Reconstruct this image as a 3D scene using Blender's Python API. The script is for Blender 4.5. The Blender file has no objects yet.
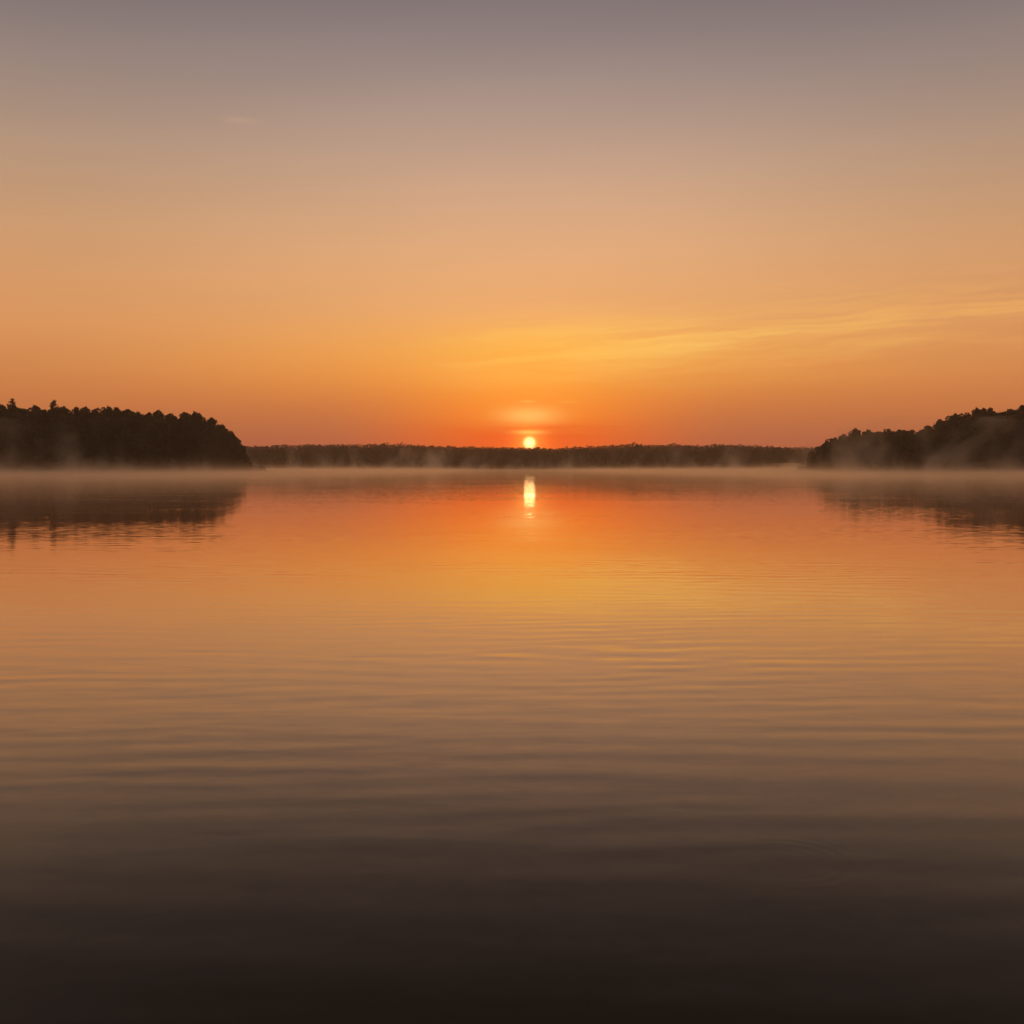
import bpy, bmesh, math, random
from mathutils import Vector, Matrix, noise

R = math.radians
C = bpy.context.scene.collection
scene = bpy.context.scene

# ------------------------------------------------------------------ camera facts
F = 1100.0            # focal length in pixels of a 1024 frame
CAM_H = 1.8
HZ = 468.0            # picture row of the horizon


def el_of(row):       # elevation (radians) of a picture row in the sky
    return math.atan((HZ - row) / F)


def lin(r, g, b):
    def f(c):
        c /= 255.0
        return c / 12.92 if c <= 0.04045 else ((c + 0.055) / 1.055) ** 2.4
    return (f(r), f(g), f(b), 1.0)


def obj(name, mesh, mat=None, parent=None, loc=(0, 0, 0)):
    o = bpy.data.objects.new(name, mesh)
    C.objects.link(o)
    if mat is not None:
        mesh.materials.clear()
        mesh.materials.append(mat)
    o.location = loc
    if parent is not None:
        o.parent = parent
    return o


def mesh_of(name, verts, faces, smooth=False):
    me = bpy.data.meshes.new(name)
    me.from_pydata(verts, [], faces)
    me.update()
    if smooth:
        for p in me.polygons:
            p.use_smooth = True
    return me


# ------------------------------------------------------------------ node helpers
class NT:
    def __init__(self, tree):
        self.t = tree
        tree.nodes.clear()

    def node(self, kind, **kw):
        n = self.t.nodes.new(kind)
        for k, v in kw.items():
            setattr(n, k, v)
        return n

    def link(self, a, b):
        self.t.links.new(a, b)

    def put(self, sock, v):
        if isinstance(v, bpy.types.NodeSocket):
            self.link(v, sock)
        elif v is not None:
            sock.default_value = v

    def m(self, op, a, b=None, c=None, clamp=False):
        n = self.node('ShaderNodeMath', operation=op, use_clamp=clamp)
        self.put(n.inputs[0], a)
        self.put(n.inputs[1], b)
        if c is not None:
            self.put(n.inputs[2], c)
        return n.outputs[0]

    def v(self, op, a, b=None, out=0):
        n = self.node('ShaderNodeVectorMath', operation=op)
        self.put(n.inputs[0], a)
        if b is not None:
            if op == 'SCALE':
                self.put(n.inputs['Scale'], b)
            else:
                self.put(n.inputs[1], b)
        return n.outputs[out]

    def smooth(self, x, a, b, lo=0.0, hi=1.0):
        n = self.node('ShaderNodeMapRange', interpolation_type='SMOOTHSTEP')
        self.put(n.inputs['Value'], x)
        n.inputs['From Min'].default_value = a
        n.inputs['From Max'].default_value = b
        n.inputs['To Min'].default_value = lo
        n.inputs['To Max'].default_value = hi
        return n.outputs['Result']

    def gauss(self, x, mu, sg):
        d = self.m('DIVIDE', self.m('SUBTRACT', x, mu), sg)
        return self.m('EXPONENT', self.m('MULTIPLY', self.m('MULTIPLY', d, d), -1.0))

    def comb(self, x, y, z):
        n = self.node('ShaderNodeCombineXYZ')
        self.put(n.inputs[0], x); self.put(n.inputs[1], y); self.put(n.inputs[2], z)
        return n.outputs[0]

    def sep(self, vec):
        n = self.node('ShaderNodeSeparateXYZ')
        self.link(vec, n.inputs[0])
        return n.outputs

    def noise(self, vec, scale=1.0, detail=2.0, rough=0.5, out='Fac', dim='3D', dist=0.0):
        n = self.node('ShaderNodeTexNoise', noise_dimensions=dim)
        self.link(vec, n.inputs['Vector'])
        n.inputs['Scale'].default_value = scale
        n.inputs['Detail'].default_value = detail
        n.inputs['Roughness'].default_value = rough
        n.inputs['Distortion'].default_value = dist
        return n.outputs[out]

    def mix(self, fac, a, b, blend='MIX'):
        n = self.node('ShaderNodeMix', data_type='RGBA', blend_type=blend)
        n.clamp_result = False
        self.put(n.inputs[0], fac); self.put(n.inputs[6], a); self.put(n.inputs[7], b)
        return n.outputs[2]

    def ramp(self, x, stops, interp='B_SPLINE'):
        n = self.node('ShaderNodeValToRGB')
        cr = n.color_ramp
        cr.interpolation = interp
        while len(cr.elements) > 1:
            cr.elements.remove(cr.elements[-1])
        cr.elements[0].position = stops[0][0]
        cr.elements[0].color = stops[0][1]
        for p, c in stops[1:]:
            e = cr.elements.new(p)
            e.color = c
        self.put(n.inputs[0], x)
        return n.outputs[0]


# ------------------------------------------------------------------ sky
SUN_AZ = math.atan((529.5 - 512) / F)
SUN_EL = el_of(442.8)
sun_dir = Vector((math.sin(SUN_AZ) * math.cos(SUN_EL), math.cos(SUN_AZ) * math.cos(SUN_EL), math.sin(SUN_EL)))

EL_MAX = R(60)


def world():
    w = bpy.data.worlds.new("World")
    scene.world = w
    w.use_nodes = True
    n = NT(w.node_tree)
    tc = n.node('ShaderNodeTexCoord')
    d = n.v('NORMALIZE', tc.outputs['Generated'])
    x, y, z = n.sep(d)
    el = n.m('ARCSINE', z)
    az = n.m('ARCTAN2', x, y)
    daz = n.m('SUBTRACT', az, SUN_AZ)
    adaz = n.m('ABSOLUTE', daz)
    t = n.m('DIVIDE', n.m('MAXIMUM', el, 0.0), EL_MAX, clamp=True)

    def stops(rows):
        return [(el_of(r) / EL_MAX, lin(*c)) for r, c in rows]
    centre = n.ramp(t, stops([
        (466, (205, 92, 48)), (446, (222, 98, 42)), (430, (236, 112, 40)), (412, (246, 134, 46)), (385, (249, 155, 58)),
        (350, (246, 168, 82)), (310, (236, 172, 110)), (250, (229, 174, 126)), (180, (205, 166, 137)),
        (100, (170, 148, 138)), (0, (126, 115, 118)), (-60, (96, 92, 88)), (-150, (86, 83, 80)), (-330, (150, 122, 102)), (-700, (176, 144, 120)), (-900, (178, 146, 122))]))  # last stops lie overhead, out of view, brightened to light the mist
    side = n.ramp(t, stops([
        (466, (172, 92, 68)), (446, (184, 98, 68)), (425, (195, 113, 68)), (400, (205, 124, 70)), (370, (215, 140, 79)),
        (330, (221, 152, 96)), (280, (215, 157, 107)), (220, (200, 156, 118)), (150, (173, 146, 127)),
        (80, (149, 131, 124)), (0, (119, 110, 113)), (-60, (94, 89, 86)), (-150, (86, 82, 78)), (-330, (148, 120, 100)), (-700, (174, 142, 118)), (-900, (176, 144, 120))]))  # unseen overhead stops raised here too, as added light for the mist
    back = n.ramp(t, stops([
        (466, (134, 100, 84)), (350, (156, 118, 96)), (200, (152, 120, 102)), (0, (142, 116, 100)), (-330, (148, 120, 102)), (-700, (174, 142, 118)), (-900, (176, 144, 120))]))  # sky behind the camera, unseen, lightened to brighten the mist
    fac_low = n.smooth(adaz, 0.0, 0.20)
    fac_high = n.smooth(adaz, 0.02, 0.46)
    lowk = n.smooth(el, R(1.5), R(6.5))
    fac = n.m('ADD', n.m('MULTIPLY', fac_low, n.m('SUBTRACT', 1.0, lowk)), n.m('MULTIPLY', fac_high, lowk))
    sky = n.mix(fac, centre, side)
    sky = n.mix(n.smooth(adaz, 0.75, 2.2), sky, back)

    # thin cirrus: long streaks, rising towards the right
    tilt = n.m('SUBTRACT', el, n.m('MULTIPLY', daz, 0.05))
    cvec = n.comb(n.m('MULTIPLY', az, 3.6), n.m('MULTIPLY', tilt, 70.0), 0.0)
    warp = n.noise(n.comb(n.m('MULTIPLY', az, 8.0), n.m('MULTIPLY', el, 30.0), 3.0), 1.0, 3.0, 0.55)
    cvec2 = n.v('ADD', cvec, n.comb(0.0, n.m('MULTIPLY', warp, 1.8), 0.0))
    c1 = n.noise(cvec2, 1.0, 6.0, 0.62)
    streak = n.smooth(c1, 0.34, 0.70)
    b0 = el_of(350)
    band = n.m('MULTIPLY', n.gauss(tilt, b0, 0.026), n.smooth(daz, -0.13, 0.02))
    cf = n.m('MULTIPLY', n.m('MULTIPLY', streak, band), 0.9)
    sky = n.mix(cf, sky, n.mix(n.smooth(adaz, 0.05, 0.46), lin(255, 200, 104), lin(242, 176, 98)))
    # a paler veil lower left and faint unevenness everywhere
    un = n.noise(n.comb(n.m('MULTIPLY', az, 3.0), n.m('MULTIPLY', tilt, 26.0), 7.0), 1.0, 4.0, 0.55)
    sky = n.v('SCALE', sky, n.smooth(un, 0.2, 0.8, 0.98, 1.02))
    # short bright wisps left and right of the sun's column
    def dash(px, row, w_, h_, s, col):
        nonlocal sky
        a = n.gauss(az, math.atan((px - 512) / F), w_ / F)
        b = n.gauss(el, el_of(row), h_ / F)
        sky = n.mix(n.m('MULTIPLY', n.m('MULTIPLY', a, b), s), sky, col)
    dash(527, 401.5, 7, 1.1, 0.55, lin(255, 205, 110))
    dash(567, 402, 9, 1.0, 0.35, lin(255, 190, 90))
    dash(240, 130, 15, 3.0, 0.22, lin(212, 170, 138))
    # glow behind thin cloud
    dash(540, 350, 120, 20, 0.55, lin(255, 190, 78))
    dash(530, 380, 70, 34, 0.35, lin(255, 172, 58))
    # glow close above the sun
    dash(529, 417.5, 28, 9.0, 0.97, lin(255, 232, 132))
    dash(529, 425, 75, 18, 0.40, lin(255, 160, 40))
    # red-orange dusk bars low round the sun
    bars = n.noise(n.comb(n.m('MULTIPLY', az, 14.0), n.m('MULTIPLY', el, 330.0), 11.0), 1.0, 3.0, 0.5)
    barm = n.m('MULTIPLY', n.gauss(el, el_of(433), 8.5 / F), n.gauss(az, SUN_AZ, 95 / F))
    sky = n.mix(n.m('MULTIPLY', barm, n.smooth(bars, 0.38, 0.66, 0.0, 0.85)), sky, lin(226, 84, 26))
    dash(531, 428.3, 42, 2.0, 0.62, lin(222, 100, 34))
    dash(529, 428, 120, 24, 0.32, lin(240, 104, 32))
    dash(529, 440, 80, 13, 0.78, lin(236, 74, 24))
    dash(529, 432.3, 15, 2.0, 0.75, lin(255, 200, 96))
    dash(545, 436.0, 30, 1.3, 0.5, lin(214, 84, 30))
    # the sun itself, seen through haze
    dist = n.v('DISTANCE', d, tuple(sun_dir), out=1)
    halo = n.m('EXPONENT', n.m('MULTIPLY', dist, -150.0))
    sky = n.v('ADD', sky, n.v('SCALE', (1.2, 0.52, 0.06), n.m('MULTIPLY', halo, 1.25)))
    halo2 = n.m('EXPONENT', n.m('MULTIPLY', dist, -16.0))
    sky = n.v('ADD', sky, n.v('SCALE', (0.28, 0.05, 0.0), halo2))
    disc = n.smooth(dist, 1.2 / F, 8.3 / F, 1.0, 0.0)
    sky = n.v('ADD', sky, n.v('SCALE', (1.9, 1.4, 0.58), disc))

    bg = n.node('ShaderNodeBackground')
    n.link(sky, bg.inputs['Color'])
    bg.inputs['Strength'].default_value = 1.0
    out = n.node('ShaderNodeOutputWorld')
    n.link(bg.outputs[0], out.inputs['Surface'])
    w.cycles.sampling_method = 'MANUAL'
    w.cycles.sample_map_resolution = 2048


world()

sl = bpy.data.lights.new('sun', 'SUN')
sl.energy = 0.0006
sl.angle = R(0.6)
sl.color = (1.0, 0.55, 0.22)
so = bpy.data.objects.new('sun', sl)
C.objects.link(so)
so.rotation_euler = (-sun_dir).to_track_quat('-Z', 'Y').to_euler()


# ------------------------------------------------------------------ materials
def surf(name, build):
    m = bpy.data.materials.new(name)
    m.use_nodes = True
    n = NT(m.node_tree)
    out = n.node('ShaderNodeOutputMaterial')
    build(n, out)
    return m


def leaf_mat(name, dark, light):
    def b(n, out):
        g = n.node('ShaderNodeNewGeometry')
        oi = n.node('ShaderNodeObjectInfo')
        p = n.noise(g.outputs['Position'], 0.55, 3.0, 0.6)
        k = n.m('ADD', n.m('MULTIPLY', p, 0.8), n.m('MULTIPLY', oi.outputs['Random'], 0.35), clamp=True)
        col = n.mix(n.smooth(k, 0.25, 0.85), dark, light)
        pr = n.node('ShaderNodeBsdfPrincipled')
        n.link(col, pr.inputs['Base Color'])
        pr.inputs['Roughness'].default_value = 0.7
        pr.inputs['Specular IOR Level'].default_value = 0.2
        n.link(pr.outputs[0], out.inputs['Surface'])
    return surf(name, b)


MAT_LEAF = leaf_mat('broadleaf_foliage', (0.016, 0.018, 0.008, 1), (0.036, 0.037, 0.016, 1))
MAT_NEEDLE = leaf_mat('pine_needles', (0.026, 0.034, 0.016, 1), (0.05, 0.06, 0.026, 1))
MAT_FARLEAF = leaf_mat('distant_foliage', (0.024, 0.026, 0.012, 1), (0.036, 0.037, 0.016, 1))


def bark_b(n, out):
    g = n.node('ShaderNodeNewGeometry')
    p = n.noise(n.v('MULTIPLY', g.outputs['Position'], (6, 6, 1.2)), 1.0, 4.0, 0.6)
    col = n.mix(p, (0.03, 0.022, 0.016, 1), (0.11, 0.085, 0.06, 1))
    pr = n.node('ShaderNodeBsdfPrincipled')
    n.link(col, pr.inputs['Base Color'])
    pr.inputs['Roughness'].default_value = 0.9
    n.link(pr.outputs[0], out.inputs['Surface'])


MAT_BARK = surf('bark', bark_b)


def soil_b(n, out):
    g = n.node('ShaderNodeNewGeometry')
    p = n.noise(g.outputs['Position'], 0.35, 5.0, 0.65)
    col = n.ramp(p, [(0.3, (0.03, 0.026, 0.012, 1)), (0.5, (0.055, 0.05, 0.022, 1)), (0.7, (0.09, 0.07, 0.045, 1))], 'LINEAR')
    pr = n.node('ShaderNodeBsdfPrincipled')
    n.link(col, pr.inputs['Base Color'])
    pr.inputs['Roughness'].default_value = 0.95
    n.link(pr.outputs[0], out.inputs['Surface'])


MAT_SOIL = surf('wooded_soil', soil_b)

RING = (1.25, 5.03)


def water_b(n, out):
    g = n.node('ShaderNodeNewGeometry')
    P = g.outputs['Position']
    x, y, z = n.sep(P)
    # wind patches: where the surface is ruffled and where it lies slick
    patch = n.noise(n.comb(n.m('MULTIPLY', x, 0.10), n.m('MULTIPLY', y, 0.16), 3.4), 1.0, 3.0, 0.55)
    patch = n.smooth(patch, 0.32, 0.68, 0.12, 1.25)
    near = n.smooth(y, 9.0, 42.0, 1.0, 0.55)
    near = n.m('MULTIPLY', near, n.smooth(y, 3.6, 10.0, 0.32, 1.0))
    # long-crested ripples in two slightly crossing trains, in groups
    ph = n.noise(n.comb(n.m('MULTIPLY', x, 0.22), n.m('MULTIPLY', y, 0.42), 2.0), 1.0, 3.0, 0.55)
    ph2 = n.noise(n.comb(n.m('MULTIPLY', x, 0.30), n.m('MULTIPLY', y, 0.55), 31.0), 1.0, 3.0, 0.55)
    def train(wl, ang, phase, k):
        u = n.m('ADD', n.m('MULTIPLY', x, math.sin(ang) / wl), n.m('MULTIPLY', y, math.cos(ang) / wl))
        u = n.m('ADD', u, n.m('MULTIPLY', phase, k))
        return n.m('SINE', n.m('MULTIPLY', u, 2 * math.pi))
    g1 = n.smooth(n.noise(n.comb(n.m('MULTIPLY', x, 0.20), n.m('MULTIPLY', y, 0.55), 41.0), 1.0, 2.0, 0.5), 0.34, 0.66)
    g2 = n.smooth(n.noise(n.comb(n.m('MULTIPLY', x, 0.26), n.m('MULTIPLY', y, 0.6), 53.0), 1.0, 2.0, 0.5), 0.36, 0.68)
    w1 = n.m('MULTIPLY', train(0.52, 0.09, ph, 2.4), g1)
    w2 = n.m('MULTIPLY', train(0.36, -0.12, ph2, 2.8), g2)
    r1 = n.noise(n.comb(n.m('MULTIPLY', x, 0.55), n.m('MULTIPLY', y, 3.0), 0.0), 1.0, 2.0, 0.5)
    r2 = n.noise(n.comb(n.m('MULTIPLY', x, 2.4), n.m('MULTIPLY', y, 8.5), 5.0), 1.0, 1.0, 0.5)
    r3 = n.noise(n.comb(n.m('MULTIPLY', x, 0.14), n.m('MULTIPLY', y, 0.6), 9.0), 1.0, 1.0, 0.5)
    sy = n.m('MULTIPLY', n.m('ADD', n.m('MULTIPLY', w1, 0.0125), n.m('MULTIPLY', w2, 0.0105)), n.smooth(y, 16.0, 45.0, 1.0, 0.45))
    sy = n.m('ADD', sy, n.m('MULTIPLY', n.m('SUBTRACT', r1, 0.5), 0.015))
    sy = n.m('ADD', sy, n.m('MULTIPLY', n.m('SUBTRACT', r2, 0.5), n.smooth(y, 10.0, 60.0, 0.026, 0.085)))
    sy = n.m('MULTIPLY', n.m('ADD', sy, n.m('MULTIPLY', n.m('SUBTRACT', r3, 0.5), 0.008)), n.m('MULTIPLY', n.m('ADD', patch, 0.15), near))
    s2 = n.noise(n.comb(n.m('MULTIPLY', x, 1.1), n.m('MULTIPLY', y, 1.4), 14.0), 1.0, 2.0, 0.5)
    sx = n.m('MULTIPLY', n.m('MULTIPLY', n.m('SUBTRACT', s2, 0.5), 0.028), near)
    # the finest wrinkles, only where the water is close
    m1 = n.noise(n.comb(n.m('MULTIPLY', x, 7.0), n.m('MULTIPLY', y, 13.0), 23.0), 1.0, 3.0, 0.6)
    sy = n.m('ADD', sy, n.m('MULTIPLY', n.m('SUBTRACT', m1, 0.5), n.smooth(y, 4.0, 12.0, 0.016, 0.0)))
    # rings a fish left behind
    dx = n.m('SUBTRACT', x, RING[0]); dy = n.m('SUBTRACT', y, RING[1])
    rr = n.m('SQRT', n.m('ADD', n.m('MULTIPLY', dx, dx), n.m('MULTIPLY', dy, dy)))
    amp = n.m('MULTIPLY', n.m('MULTIPLY', n.gauss(rr, 0.27, 0.10), n.smooth(dx, -0.25, 0.3, 0.15, 1.0)), n.m('SINE', n.m('MULTIPLY', rr, 2 * math.pi / 0.07)))
    amp = n.m('DIVIDE', n.m('MULTIPLY', n.m('MULTIPLY', amp, n.smooth(r1, 0.38, 0.6, 0.2, 1.0)), 0.006), n.m('MAXIMUM', rr, 0.02))
    sx = n.m('ADD', sx, n.m('MULTIPLY', amp, dx))
    sy = n.m('ADD', sy, n.m('MULTIPLY', amp, dy))
    N = n.v('NORMALIZE', n.comb(n.m('MULTIPLY', sx, -1.0), n.m('MULTIPLY', sy, -1.0), 1.0))
    cosv = n.m('ABSOLUTE', n.v('DOT_PRODUCT', N, g.outputs['Incoming'], out=1))
    refl = n.ramp(cosv, [(0.0, (1, 1, 1, 1)), (0.05, (0.90, 0.79, 0.78, 1)), (0.12, (0.72, 0.665, 0.63, 1)), (0.165, (0.565, 0.518, 0.49, 1)), (0.21, (0.42, 0.378, 0.35, 1)), (0.25, (0.30, 0.266, 0.24, 1)),
                         (0.29, (0.205, 0.183, 0.16, 1)), (0.33, (0.14, 0.124, 0.106, 1)), (0.366, (0.104, 0.091, 0.076, 1)), (0.44, (0.070, 0.063, 0.053, 1)),
                         (0.6, (0.035, 0.033, 0.031, 1)), (1.0, (0.02, 0.02, 0.02, 1))], 'LINEAR')
    gl = n.node('ShaderNodeBsdfGlossy')
    gl.inputs['Roughness'].default_value = 0.045
    n.link(refl, gl.inputs['Color'])
    n.link(N, gl.inputs['Normal'])
    df = n.node('ShaderNodeBsdfDiffuse')
    df.inputs['Color'].default_value = (0.011, 0.0075, 0.0045, 1)
    ad = n.node('ShaderNodeAddShader')
    n.link(gl.outputs[0], ad.inputs[0])
    n.link(df.outputs[0], ad.inputs[1])
    n.link(ad.outputs[0], out.inputs['Surface'])


MAT_WATER = surf('lake_water', water_b)


# ------------------------------------------------------------------ setting
def sheet(name, x0, x1, y0, y1, z, mat):
    me = mesh_of(name, [(x0, y0, z), (x1, y0, z), (x1, y1, z), (x0, y1, z)], [(0, 1, 2, 3)])
    o = obj(name, me, mat)
    o['kind'] = 'structure'
    return o


sheet('lake_bed', -6000, 6000, -300, 9000, -2.6, MAT_SOIL)
sheet('water', -6000, 6000, -300, 1500, 0.0, MAT_WATER)


def smst(t):
    t = max(0.0, min(1.0, t))
    return t * t * (3 - 2 * t)


class Head:
    """A wooded point: superellipse shoreline, low bank, gentle hill."""
    def __init__(self, cx, cy, rx, ry, top, spit=None):
        self.cx, self.cy, self.rx, self.ry, self.top, self.spit = cx, cy, rx, ry, top, spit

    def rho(self, x, y):
        wob = 1.6 * noise.noise(Vector((x * 0.045, y * 0.045, 3.1 + self.cx))) + 0.7 * noise.noise(Vector((x * 0.2, y * 0.2, 1.3)))
        u = abs(x - self.cx) / self.rx
        v = abs(y - self.cy) / self.ry
        return (u ** 3.4 + v ** 3.4) ** (1 / 3.4) + wob / self.ry

    def z(self, x, y):
        r = self.rho(x, y)
        if r >= 1:
            h = -2.4 * smst((r - 1) / 0.10) - 0.02
        else:
            k = 1 - r
            h = 0.7 * smst(k / 0.02) + self.top * (1 - math.exp(-k / 0.16)) / (1 - math.exp(-1 / 0.16))
            h += 0.35 * noise.noise(Vector((x * 0.12, y * 0.12, 0)))
        if self.spit:
            sx, sy, a, b, t = self.spit
            q = ((x - sx) / a) ** 2 + ((y - sy) / b) ** 2
            if q < 4:
                h = max(h, t * (1.0 - q) + 0.12 * noise.noise(Vector((x * 1.3, y * 1.3, 7))))
        return h

    def front(self, x):
        lo, hi = self.cy - self.ry * 1.15, self.cy
        if self.rho(x, hi) >= 1:
            return None
        for _ in range(40):
            m = (lo + hi) / 2
            if self.rho(x, m) < 1:
                hi = m
            else:
                lo = m
        return hi

    def build(self, x0, x1, y0, y1, step):
        nx = int((x1 - x0) / step) + 1
        ny = int((y1 - y0) / step) + 1
        vs = [(x0 + i * step, y0 + j * step, self.z(x0 + i * step, y0 + j * step)) for j in range(ny) for i in range(nx)]
        fs = [(j * nx + i, j * nx + i + 1, (j + 1) * nx + i + 1, (j + 1) * nx + i) for j in range(ny - 1) for i in range(nx - 1)]
        o = obj('headland', mesh_of('headland', vs, fs, True), MAT_SOIL)
        o['kind'] = 'structure'
        return o


LEFT = Head(-271.5, 512, 156, 62, 11.0, spit=(-115.5, 494.0, 8.5, 3.0, 0.34))
RIGHT = Head(299, 512, 163, 62, 11.0, spit=None)
LEFT.build(-450, -100, 435, 590, 1.6)
RIGHT.build(120, 480, 435, 590, 1.6)

# far shore: a low rise behind the lake
FAR_Y = 1030.0


def far_front(x):
    return FAR_Y + 14 * noise.noise(Vector((x * 0.006, 0.3, 5))) + 5 * noise.noise(Vector((x * 0.03, 2.3, 5)))


def far_z(x, y):
    k = (y - far_front(x))
    if k < 0:
        return -2.4 * smst(-k / 25) - 0.02
    return 0.6 * smst(k / 4) + 7.0 * smst(k / 160) + 0.5 * noise.noise(Vector((x * 0.03, y * 0.03, 0)))


nx, ny, sx_, sy_ = 181, 24, 12.0, 10.0
vs = [(-1080 + i * sx_, 1000 + j * sy_, far_z(-1080 + i * sx_, 1000 + j * sy_)) for j in range(ny) for i in range(nx)]
fs = [(j * nx + i, j * nx + i + 1, (j + 1) * nx + i + 1, (j + 1) * nx + i) for j in range(ny - 1) for i in range(nx - 1)]
fo = obj('far_shore', mesh_of('far_shore', vs, fs, True), MAT_SOIL)
fo['kind'] = 'structure'


# ------------------------------------------------------------------ trees
def add_clump(vs, fs, c, s, rng, up=0.0):
    """a small ragged leaf spray: one bent five-sided face pair"""
    nrm = Vector((rng.gauss(0, 1), rng.gauss(0, 1), rng.gauss(0, 1) + up)).normalized()
    t = nrm.orthogonal().normalized()
    t.rotate(Matrix.Rotation(rng.uniform(0, 6.28), 3, nrm))
    b = nrm.cross(t)
    i = len(vs)
    a0 = rng.uniform(0.6, 1.0); a1 = rng.uniform(0.35, 0.7)
    pts = [-t * s * a0, -b * s * a1 * rng.uniform(0.5, 1), t * s * rng.uniform(0.5, 1) + nrm * s * 0.25, b * s * a1]
    for p in pts:
        q = c + p
        vs.append((q.x, q.y, q.z))
    fs.append((i, i + 1, i + 2))
    fs.append((i, i + 2, i + 3))


def tube(vs, fs, a, b, ra, rb, n=6):
    d = (b - a).normalized()
    t = d.orthogonal().normalized()
    u = d.cross(t)
    i = len(vs)
    for (c, r) in ((a, ra), (b, rb)):
        for k in range(n):
            an = 2 * math.pi * k / n
            p = c + t * (math.cos(an) * r) + u * (math.sin(an) * r)
            vs.append((p.x, p.y, p.z))
    for k in range(n):
        fs.append((i + k, i + (k + 1) % n, i + n + (k + 1) % n, i + n + k))
    fs.append(tuple(i + n + k for k in range(n)))


def broadleaf(seed, h, rad, low=0.18, n_lobes=15, per=95):
    """returns (trunk mesh, crown mesh) of a broadleaf of height h"""
    rng = random.Random(seed)
    tv, tf, cv, cf = [], [], [], []
    lean = Vector((rng.uniform(-0.5, 0.5), rng.uniform(-0.5, 0.5), 0))
    pts = [Vector((0, 0, -0.8)), Vector((0, 0, h * 0.12)) + lean * 0.1, Vector((0, 0, h * 0.38)) + lean * 0.5, Vector((0, 0, h * 0.74)) + lean]
    rr = [h * 0.020, h * 0.016, h * 0.012, h * 0.005]
    for k in range(3):
        tube(tv, tf, pts[k], pts[k + 1], rr[k], rr[k + 1], 7)
    lobes = []
    for k in range(n_lobes):
        if k == 0:
            f = 0.90; ang = rng.uniform(0, 6.28); rho = rad * 0.12
        else:
            f = low + (0.88 - low) * ((k - 1 + rng.random()) / (n_lobes - 1))
            env = math.sin(math.pi * min(1.0, (f - low + 0.16) / (1.06 - low + 0.16)) ** 0.9) ** 0.7
            ang = k * 2.4 + rng.uniform(-0.5, 0.5)
            rho = rad * env * rng.uniform(0.35, 0.86)
        c = Vector((math.cos(ang) * rho, math.sin(ang) * rho, h * f)) + lean * f
        s = rad * rng.uniform(0.22, 0.42)
        s = min(s, max(0.5, (h * 1.0 - c.z) / 0.85)) if k else rad * 0.26
        lobes.append((c, s))
        zz = max(0.1, f - rng.uniform(0.10, 0.22))
        base = Vector((0, 0, h * zz * 0.86)) + lean * zz
        tube(tv, tf, base, c, h * 0.006, h * 0.0022, 5)
    for c, s in lobes:
        sq = rng.uniform(0.62, 0.85)
        for _ in range(per):
            d = Vector((rng.gauss(0, 1), rng.gauss(0, 1), rng.gauss(0.15, 1))).normalized()
            r = s * (0.55 + 0.5 * rng.random() ** 0.6)
            if rng.random() < 0.10:
                r *= rng.uniform(1.1, 1.4)
            add_clump(cv, cf, c + Vector((d.x * r, d.y * r, d.z * r * sq)), rng.uniform(0.28, 0.56), rng, 0.3)
    return mesh_of('trunk', tv, tf), mesh_of('crown', cv, cf)


def pine(seed, h, rad):
    rng = random.Random(seed)
    tv, tf, cv, cf = [], [], [], []
    ax = [Vector((0, 0, -0.8)), Vector((rng.uniform(-.2, .2), 0, h * 0.5)), Vector((rng.uniform(-.3, .3), 0, h * 0.985))]
    tube(tv, tf, ax[0], ax[1], h * 0.016, h * 0.010, 7)
    tube(tv, tf, ax[1], ax[2], h * 0.010, h * 0.002, 7)

    def at(f):
        return ax[0].lerp(ax[1], f / 0.5) if f < 0.5 else ax[1].lerp(ax[2], (f - 0.5) / 0.5)
    f = 0.30
    while f < 0.985:
        k = (f - 0.30) / 0.685
        ln = rad * (1.0 - k) ** 0.85 * (0.65 + 0.35 * min(1, k * 5)) + 0.35
        for b in range(rng.randint(4, 6)):
            an = rng.uniform(0, 6.28)
            L = ln * rng.uniform(0.55, 1.12)
            d = Vector((math.cos(an), math.sin(an), rng.uniform(0.0, 0.28)))
            a = at(f)
            e = a + d * L
            tube(tv, tf, a, e, h * 0.0028, h * 0.001, 4)
            m = max(6, int(L * 14))
            for q in range(m):
                u = 0.25 + 0.8 * (q + rng.random()) / m
                p = a + d * (L * u) + Vector((rng.gauss(0, .2), rng.gauss(0, .2), rng.gauss(0.08, .14)))
                add_clump(cv, cf, p, rng.uniform(0.24, 0.46), rng, 0.8)
        f += rng.uniform(0.022, 0.040)
    for q in range(26):
        add_clump(cv, cf, at(0.97) + Vector((rng.gauss(0, .12), rng.gauss(0, .12), rng.uniform(-.7, .35))), rng.uniform(0.14, 0.26), rng, 0.8)
    return mesh_of('trunk', tv, tf), mesh_of('crown', cv, cf)


BROAD = [broadleaf(11 + k, 14.0, r, lo, nl + 11) for k, (r, lo, nl) in enumerate(
    [(3.5, 0.20, 16), (3.1, 0.26, 14), (3.9, 0.16, 17), (3.3, 0.22, 15), (2.8, 0.30, 13), (3.6, 0.12, 17)])]
SHORE = [broadleaf(71 + k, 9.0, r, 0.06, nl + 8, 95) for k, (r, nl) in enumerate([(3.0, 15), (3.4, 16), (2.7, 14), (3.2, 16)])]
PINES = [pine(101 + k, 16.0, r) for k, r in enumerate([4.6, 4.0, 5.0])]
for bank, mat in ((BROAD, MAT_LEAF), (SHORE, MAT_LEAF), (PINES, MAT_NEEDLE)):
    for tm, cm in bank:
        tm.materials.append(MAT_BARK)
        cm.materials.append(mat)


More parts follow.
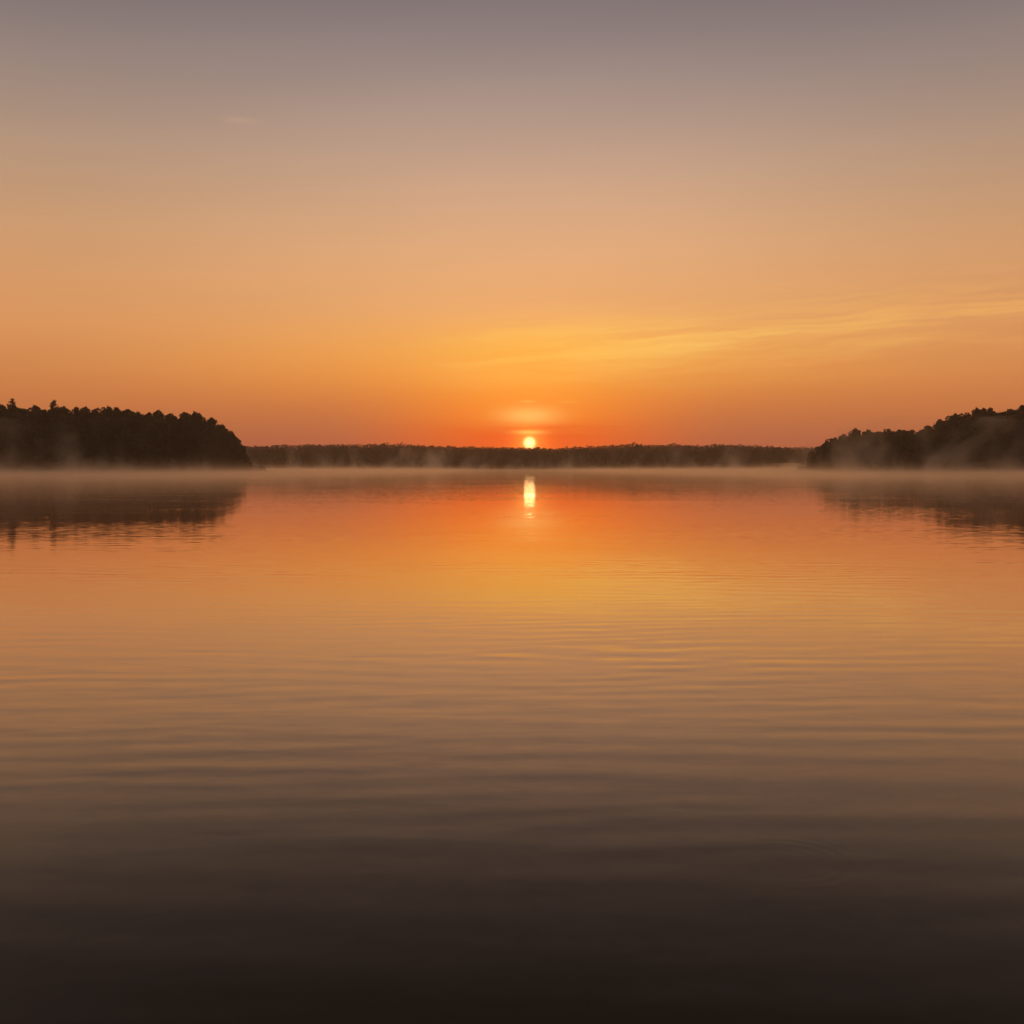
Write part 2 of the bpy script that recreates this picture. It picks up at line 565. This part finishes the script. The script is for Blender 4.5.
def tree(name, pair, x, y, z, h_scale, w_scale, rot, label, cat, group):
    e = bpy.data.objects.new(name, None)
    C.objects.link(e)
    e.location = (x, y, z)
    e.rotation_euler = (0, 0, rot)
    e.scale = (w_scale, w_scale, h_scale)
    e.empty_display_size = 1.0
    e['label'] = label
    e['category'] = cat
    if group:
        e['group'] = group
    for nm, me in zip(('trunk', 'crown'), pair):
        o = bpy.data.objects.new(nm, me)
        C.objects.link(o)
        o.parent = e
    return e


def interp(tab, x):
    if x <= tab[0][0]:
        return tab[0][1]
    for (a, b), (c, d) in zip(tab, tab[1:]):
        if x <= c:
            return b + (d - b) * (x - a) / (c - a)
    return tab[-1][1]


SKY_LEFT = [(-120, 398), (0, 403), (40, 405), (90, 407), (130, 408), (165, 410), (195, 412), (212, 417), (224, 425), (234, 435), (243, 447), (248, 458), (252, 465)]
SKY_RIGHT = [(806, 466), (810, 459), (816, 449), (824, 441), (838, 435), (856, 429), (900, 429), (925, 427), (936, 419), (952, 414), (968, 411), (985, 407), (1010, 406), (1030, 405), (1150, 399)]


def wood(head, prof, xa, xb, side, seed):
    rng = random.Random(seed)
    rows = [1.6, 5.5, 10.5, 16.5, 23.5]
    for ri, off in enumerate(rows):
        x = xa + rng.uniform(0, 3)
        while x < xb:
            fy = head.front(x)
            if fy is None:
                x += 1.0
                continue
            yy = fy + off + rng.uniform(-1.3, 1.3)
            px = 512 + F * x / yy
            top = (HZ - interp(prof, px)) * yy / F + CAM_H
            gz = max(0.15, head.z(x, yy))
            share = [0.42, 0.68, 0.90, 1.0, 1.01][ri] + rng.uniform(-0.06, 0.04)
            H = max(top * share - gz, 0)
            if H < 2.2:
                if ri == 0 and top > 2.0:
                    H = max(1.6, top * 0.8)
                else:
                    x += rng.uniform(2.0, 3.0)
                    continue
            if ri < 2:
                pair = rng.choice(SHORE); hs = H / 9.0
                ws = max(0.45, min(1.25, hs)) * rng.uniform(0.9, 1.15)
            else:
                pair = rng.choice(BROAD); hs = H / 14.0
                ws = max(0.5, min(1.15, hs ** 0.7)) * rng.uniform(0.85, 1.12)
            if ri == 0:
                lab = f'low shoreline tree at the foot of the {side} headland, leaning into the mist'
                grp = f'shoreline trees of the {side} headland'
            elif ri < 3:
                lab = f'dark broadleaf tree in the dense slope of the {side} headland, behind its shoreline trees'
                grp = f'slope trees of the {side} headland'
            else:
                lab = f'dark broadleaf tree level with its neighbours in the skyline of the {side} headland'
                grp = f'skyline trees of the {side} headland'
            tree('broadleaf_tree', pair, x, yy, gz - 0.1, hs, ws, rng.uniform(0, 6.28), lab, 'tree', grp)
            x += (3.9 if ri < 2 else 4.6) * rng.uniform(0.8, 1.2) * max(0.55, min(1.0, ws))


wood(LEFT, SKY_LEFT, -232, -116, 'left', 5)
wood(RIGHT, SKY_RIGHT, 133, 234, 'right', 9)


def hero(head, px, row, pair, proto_h, ws, name, label, cat, off=20.0, rot=0.0):
    x = (px - 512) * 470 / F
    for _ in range(6):
        fy = head.front(x)
        yy = fy + off
        x = (px - 512) * yy / F
    gz = max(0.15, head.z(x, yy)) - 0.1
    H = (HZ - row) * yy / F + CAM_H - gz
    tree(name, pair, x, yy, gz, H / proto_h, ws, rot, label, cat, None)


hero(LEFT, 54, 398.5, PINES[0], 16, 0.95, 'pine_tree', 'slender dark pine poking highest above the middle of the left headland wood', 'pine', 19)
hero(LEFT, 12, 397.5, PINES[2], 16, 1.05, 'pine_tree', 'broad dark pine rising above the wood near the left edge of the picture', 'pine', 19, 1.0)
hero(LEFT, 33, 402.3, BROAD[4], 14, 0.8, 'broadleaf_tree', 'small rounded crown on the skyline between the two pines of the left headland', 'tree', 21, 2.0)
hero(LEFT, 109, 403.6, BROAD[1], 14, 0.95, 'broadleaf_tree', 'rounded broadleaf tree standing proud of the skyline midway along the left headland', 'tree', 18, 0.5)
hero(LEFT, 195, 409.2, BROAD[3], 14, 0.9, 'broadleaf_tree', 'broadleaf tree topping the right shoulder of the left headland, where its skyline starts to drop', 'tree', 17, 1.5)
hero(RIGHT, 977, 405.4, BROAD[1], 14, 0.8, 'broadleaf_tree', 'knobby crown standing out on the rising skyline of the right headland', 'tree', 20, 0.5)
hero(RIGHT, 954, 411.2, BROAD[3], 14, 0.8, 'broadleaf_tree', 'broadleaf tree at the top of the step in the right headland skyline', 'tree', 20, 2.5)
hero(RIGHT, 856, 426.5, BROAD[0], 14, 0.8, 'broadleaf_tree', 'rounded crown topping the low lakeward end of the right headland', 'tree', 15, 2.5)


def tip_trees(head, prof, spots, side, seed):
    rng = random.Random(seed)
    for px, off in spots:
        x = (px - 512) * 490 / F
        for _ in range(6):
            fy = head.front(x)
            if fy is not None:
                x = (px - 512) * (fy + off) / F
        while head.front(x) is None:
            x += -0.4 if x > head.cx else 0.4
        fy = head.front(x)
        yy = fy + off
        if abs(512 + F * x / yy - px) > 2.5:
            continue
        gz = max(0.15, head.z(x, yy)) - 0.15
        H = max(1.5, (HZ - interp(prof, px)) * yy / F + CAM_H - gz)
        pair = rng.choice(SHORE)
        ws = max(0.45, min(1.15, H / 9.0)) * rng.uniform(0.9, 1.1)
        tree('broadleaf_tree', pair, x, yy, gz, H / 9.0, ws, rng.uniform(0, 6.28),
             f'low shoreline tree at the foot of the {side} headland, leaning into the mist', 'tree', f'shoreline trees of the {side} headland')


tip_trees(LEFT, SKY_LEFT, [(222, 6), (229, 5), (235, 3), (240, 2.5), (244, 2), (247, 1.5), (250, 1)], 'left', 3)
tip_trees(RIGHT, SKY_RIGHT, [(832, 6), (826, 4), (820, 2.5), (815, 1.5), (811, 1)], 'right', 4)


rngf = random.Random(21)
for px, off in ((886, 24), (893, 19), (899, 26)):
    x = (px - 512) * 470 / F
    for _ in range(6):
        yy = RIGHT.front(x) + off
        x = (px - 512) * yy / F
    gz = RIGHT.z(x, yy) - 0.1
    H = ((HZ - interp(SKY_RIGHT, px)) * yy / F + CAM_H) * 0.97 - gz
    tree('broadleaf_tree', BROAD[rngf.randrange(6)], x, yy, gz, H / 14.0, 0.9, rngf.uniform(0, 6.28),
         'dark broadleaf tree level with its neighbours in the skyline of the right headland', 'tree', 'skyline trees of the right headland')


# far wood: one dark mass along the whole far shore
def far_wood():
    rng = random.Random(77)
    vs, fs = [], []
    prof = [(-200, 441), (100, 443), (245, 446), (300, 445), (400, 444.5), (440, 446), (500, 447.5), (560, 448), (600, 446.5), (635, 443.5), (660, 445.5), (720, 445), (790, 447), (830, 447.5), (950, 444), (1250, 440)]
    for off, share in ((3, 0.55), (9, 0.75), (16, 0.92), (26, 1.0), (36, 1.0), (46, 1.0)):
        x = -430.0
        while x < 460:
            y = far_front(x) + off + rng.uniform(-2, 2)
            px = 512 + F * x / y
            top = (HZ - interp(prof, px)) * y / F + CAM_H
            gz = far_z(x, y)
            h = top * share * rng.uniform(0.935, 1.03) * (1 + 0.06 * noise.noise(Vector((x * 0.035, 4.0, 0)))) - gz
            if rng.random() < 0.05:
                h *= 1.06
            r = rng.uniform(2.9, 4.8)
            conif = rng.random() < 0.06
            n = 230
            for _ in range(n):
                f = rng.random() ** 0.8
                if conif:
                    rad = r * 0.7 * (1.02 - f)
                else:
                    rad = r * math.sqrt(max(0.0, 1 - (max(0, f - 0.45) / 0.56) ** 2)) * (0.8 + 0.2 * f)
                a = rng.uniform(0, 6.28)
                q = rad * (0.35 + 0.65 * rng.random() ** 0.6)
                add_clump(vs, fs, Vector((x + math.cos(a) * q, y + math.sin(a) * q, gz + 0.4 + f * (h - 0.4))), rng.uniform(0.7, 1.35) * (0.7 if f > 0.85 else 1.0), rng)
            i = len(vs)
            tube(vs, fs, Vector((x, y, gz - 0.5)), Vector((x, y, gz + h * 0.8)), 0.25, 0.08, 4)
            x += rng.uniform(2.3, 3.8)
    o = obj('distant_wood', mesh_of('distant_wood', vs, fs), MAT_FARLEAF)
    o['kind'] = 'stuff'
    o['label'] = 'low dark wood along the far shore under the rising sun'
    o['category'] = 'wood'


far_wood()


# ------------------------------------------------------------------ air
def box(name, x0, x1, y0, y1, z0, z1, mat):
    vs = [(x, y, z) for z in (z0, z1) for y in (y0, y1) for x in (x0, x1)]
    fs = [(0, 2, 3, 1), (4, 5, 7, 6), (0, 1, 5, 4), (2, 6, 7, 3), (0, 4, 6, 2), (1, 3, 7, 5)]
    o = obj(name, mesh_of(name, vs, fs), mat)
    o['kind'] = 'stuff'
    return o


def haze_b(n, out):
    pv = n.node('ShaderNodeVolumePrincipled')
    pv.inputs['Color'].default_value = (0.95, 0.82, 0.74, 1)
    pv.inputs['Density'].default_value = 0.00018
    pv.inputs['Anisotropy'].default_value = 0.8
    n.link(pv.outputs[0], out.inputs['Volume'])


hz = box('haze', -1500, 1500, -60, 1300, -3.6, 46, surf('haze', haze_b))


def mist_b(n, out):
    g = n.node('ShaderNodeNewGeometry')
    x, y, z = n.sep(g.outputs['Position'])
    zp = n.m('MAXIMUM', z, 0.0)
    # knee-high layer lying on the water
    lay = n.noise(n.comb(n.m('MULTIPLY', x, 0.02), n.m('MULTIPLY', y, 0.012), 0.0), 1.0, 2.0, 0.5)
    lay = n.smooth(lay, 0.25, 0.75, 0.45, 1.5)
    lay = n.m('MULTIPLY', n.m('MULTIPLY', lay, n.m('EXPONENT', n.m('DIVIDE', zp, -0.75))), n.smooth(y, 45, 330, 0.5, 1.0))
    lay = n.m('MULTIPLY', lay, n.smooth(n.m('ABSOLUTE', n.m('SUBTRACT', x, 4.0)), 10.0, 66.0, 0.30, 1.3))
    # wisps that rise off it near the shores
    drift = n.m('SUBTRACT', x, n.m('MULTIPLY', zp, n.smooth(n.noise(n.comb(n.m('MULTIPLY', x, 0.012), 0.0, 5.0), 1.0, 1.0, 0.5), 0.3, 0.7, -0.25, 0.5)))
    wv = n.v('MULTIPLY', n.comb(n.m('MULTIPLY', drift, 0.105), n.m('MULTIPLY', y, 0.020), n.m('MULTIPLY', zp, 0.042)), n.comb(n.smooth(y, 600, 900, 1.0, 0.5), 1.0, n.smooth(y, 600, 900, 1.0, 0.7)))
    w1 = n.noise(wv, 1.0, 4.0, 0.58, dist=0.35)
    wisp = n.smooth(w1, 0.475, 0.76)
    hmod = n.noise(n.comb(n.m('MULTIPLY', x, 0.016), n.m('MULTIPLY', y, 0.01), 20.0), 1.0, 1.0, 0.5)
    hgt = n.smooth(hmod, 0.3, 0.7, 2.5, 8.5)
    wisp = n.m('MULTIPLY', wisp, n.m('EXPONENT', n.m('MULTIPLY', n.m('DIVIDE', zp, hgt), -1.0)))
    wisp = n.m('MULTIPLY', wisp, n.m('ADD', n.m('MULTIPLY', n.m('MULTIPLY', n.smooth(y, 390, 435), n.smooth(n.m('ABSOLUTE', x), 112, 138)), n.smooth(y, 475, 530, 1.0, 0.0)), n.smooth(y, 930, 970, 0.0, 0.42)))
    dens = n.m('ADD', n.m('MULTIPLY', lay, 0.0125), n.m('MULTIPLY', wisp, 0.27))
    pv = n.node('ShaderNodeVolumePrincipled')
    pv.inputs['Color'].default_value = (0.99, 0.90, 0.80, 1)
    pv.inputs['Anisotropy'].default_value = 0.8
    n.link(dens, pv.inputs['Density'])
    n.link(pv.outputs[0], out.inputs['Volume'])


def mist_box(x0, x1, y0, y1, z0, z1, step):
    m = surf('mist', mist_b)
    m.cycles.volume_step_rate = step / (0.1 * ((x1 - x0) + (y1 - y0) + (z1 - z0)) / 3)
    o = box('mist', x0, x1, y0, y1, z0, z1, m)
    return o


MIST_TOP = 4.0
mist_box(-300, 300, 45, 1060, 0.03, MIST_TOP, 8.0)['label'] = 'pale mist layer lying low on the lake'
mist_box(-300, -112, 405, 478, MIST_TOP + 0.01, 22, 5.0)['label'] = 'wisps of mist rising before the left headland'
mist_box(117, 300, 405, 478, MIST_TOP + 0.01, 22, 5.0)['label'] = 'wisps of mist rising before the right headland'
mist_box(-300, 300, 945, 1040, MIST_TOP + 0.01, 20, 8.0)['label'] = 'wisps of mist rising before the far shore'

# ------------------------------------------------------------------ camera and render
cd = bpy.data.cameras.new('camera')
cd.sensor_width = 36
cd.lens = 36 * F / 1024
cd.shift_y = -(512 - HZ) / 1024
cd.clip_start = 0.05
cd.clip_end = 20000
co = bpy.data.objects.new('camera', cd)
C.objects.link(co)
co.location = (0, 0, CAM_H)
co.rotation_euler = (R(90), 0, 0)
scene.camera = co

scene.render.engine = 'CYCLES'
scene.cycles.use_denoising = True
scene.cycles.max_bounces = 6
scene.cycles.volume_bounces = 4
scene.cycles.volume_max_steps = 512
scene.cycles.sample_clamp_indirect = 4.0
scene.view_settings.view_transform = 'Standard'
scene.view_settings.look = 'None'
scene.view_settings.exposure = 0
scene.view_settings.gamma = 1
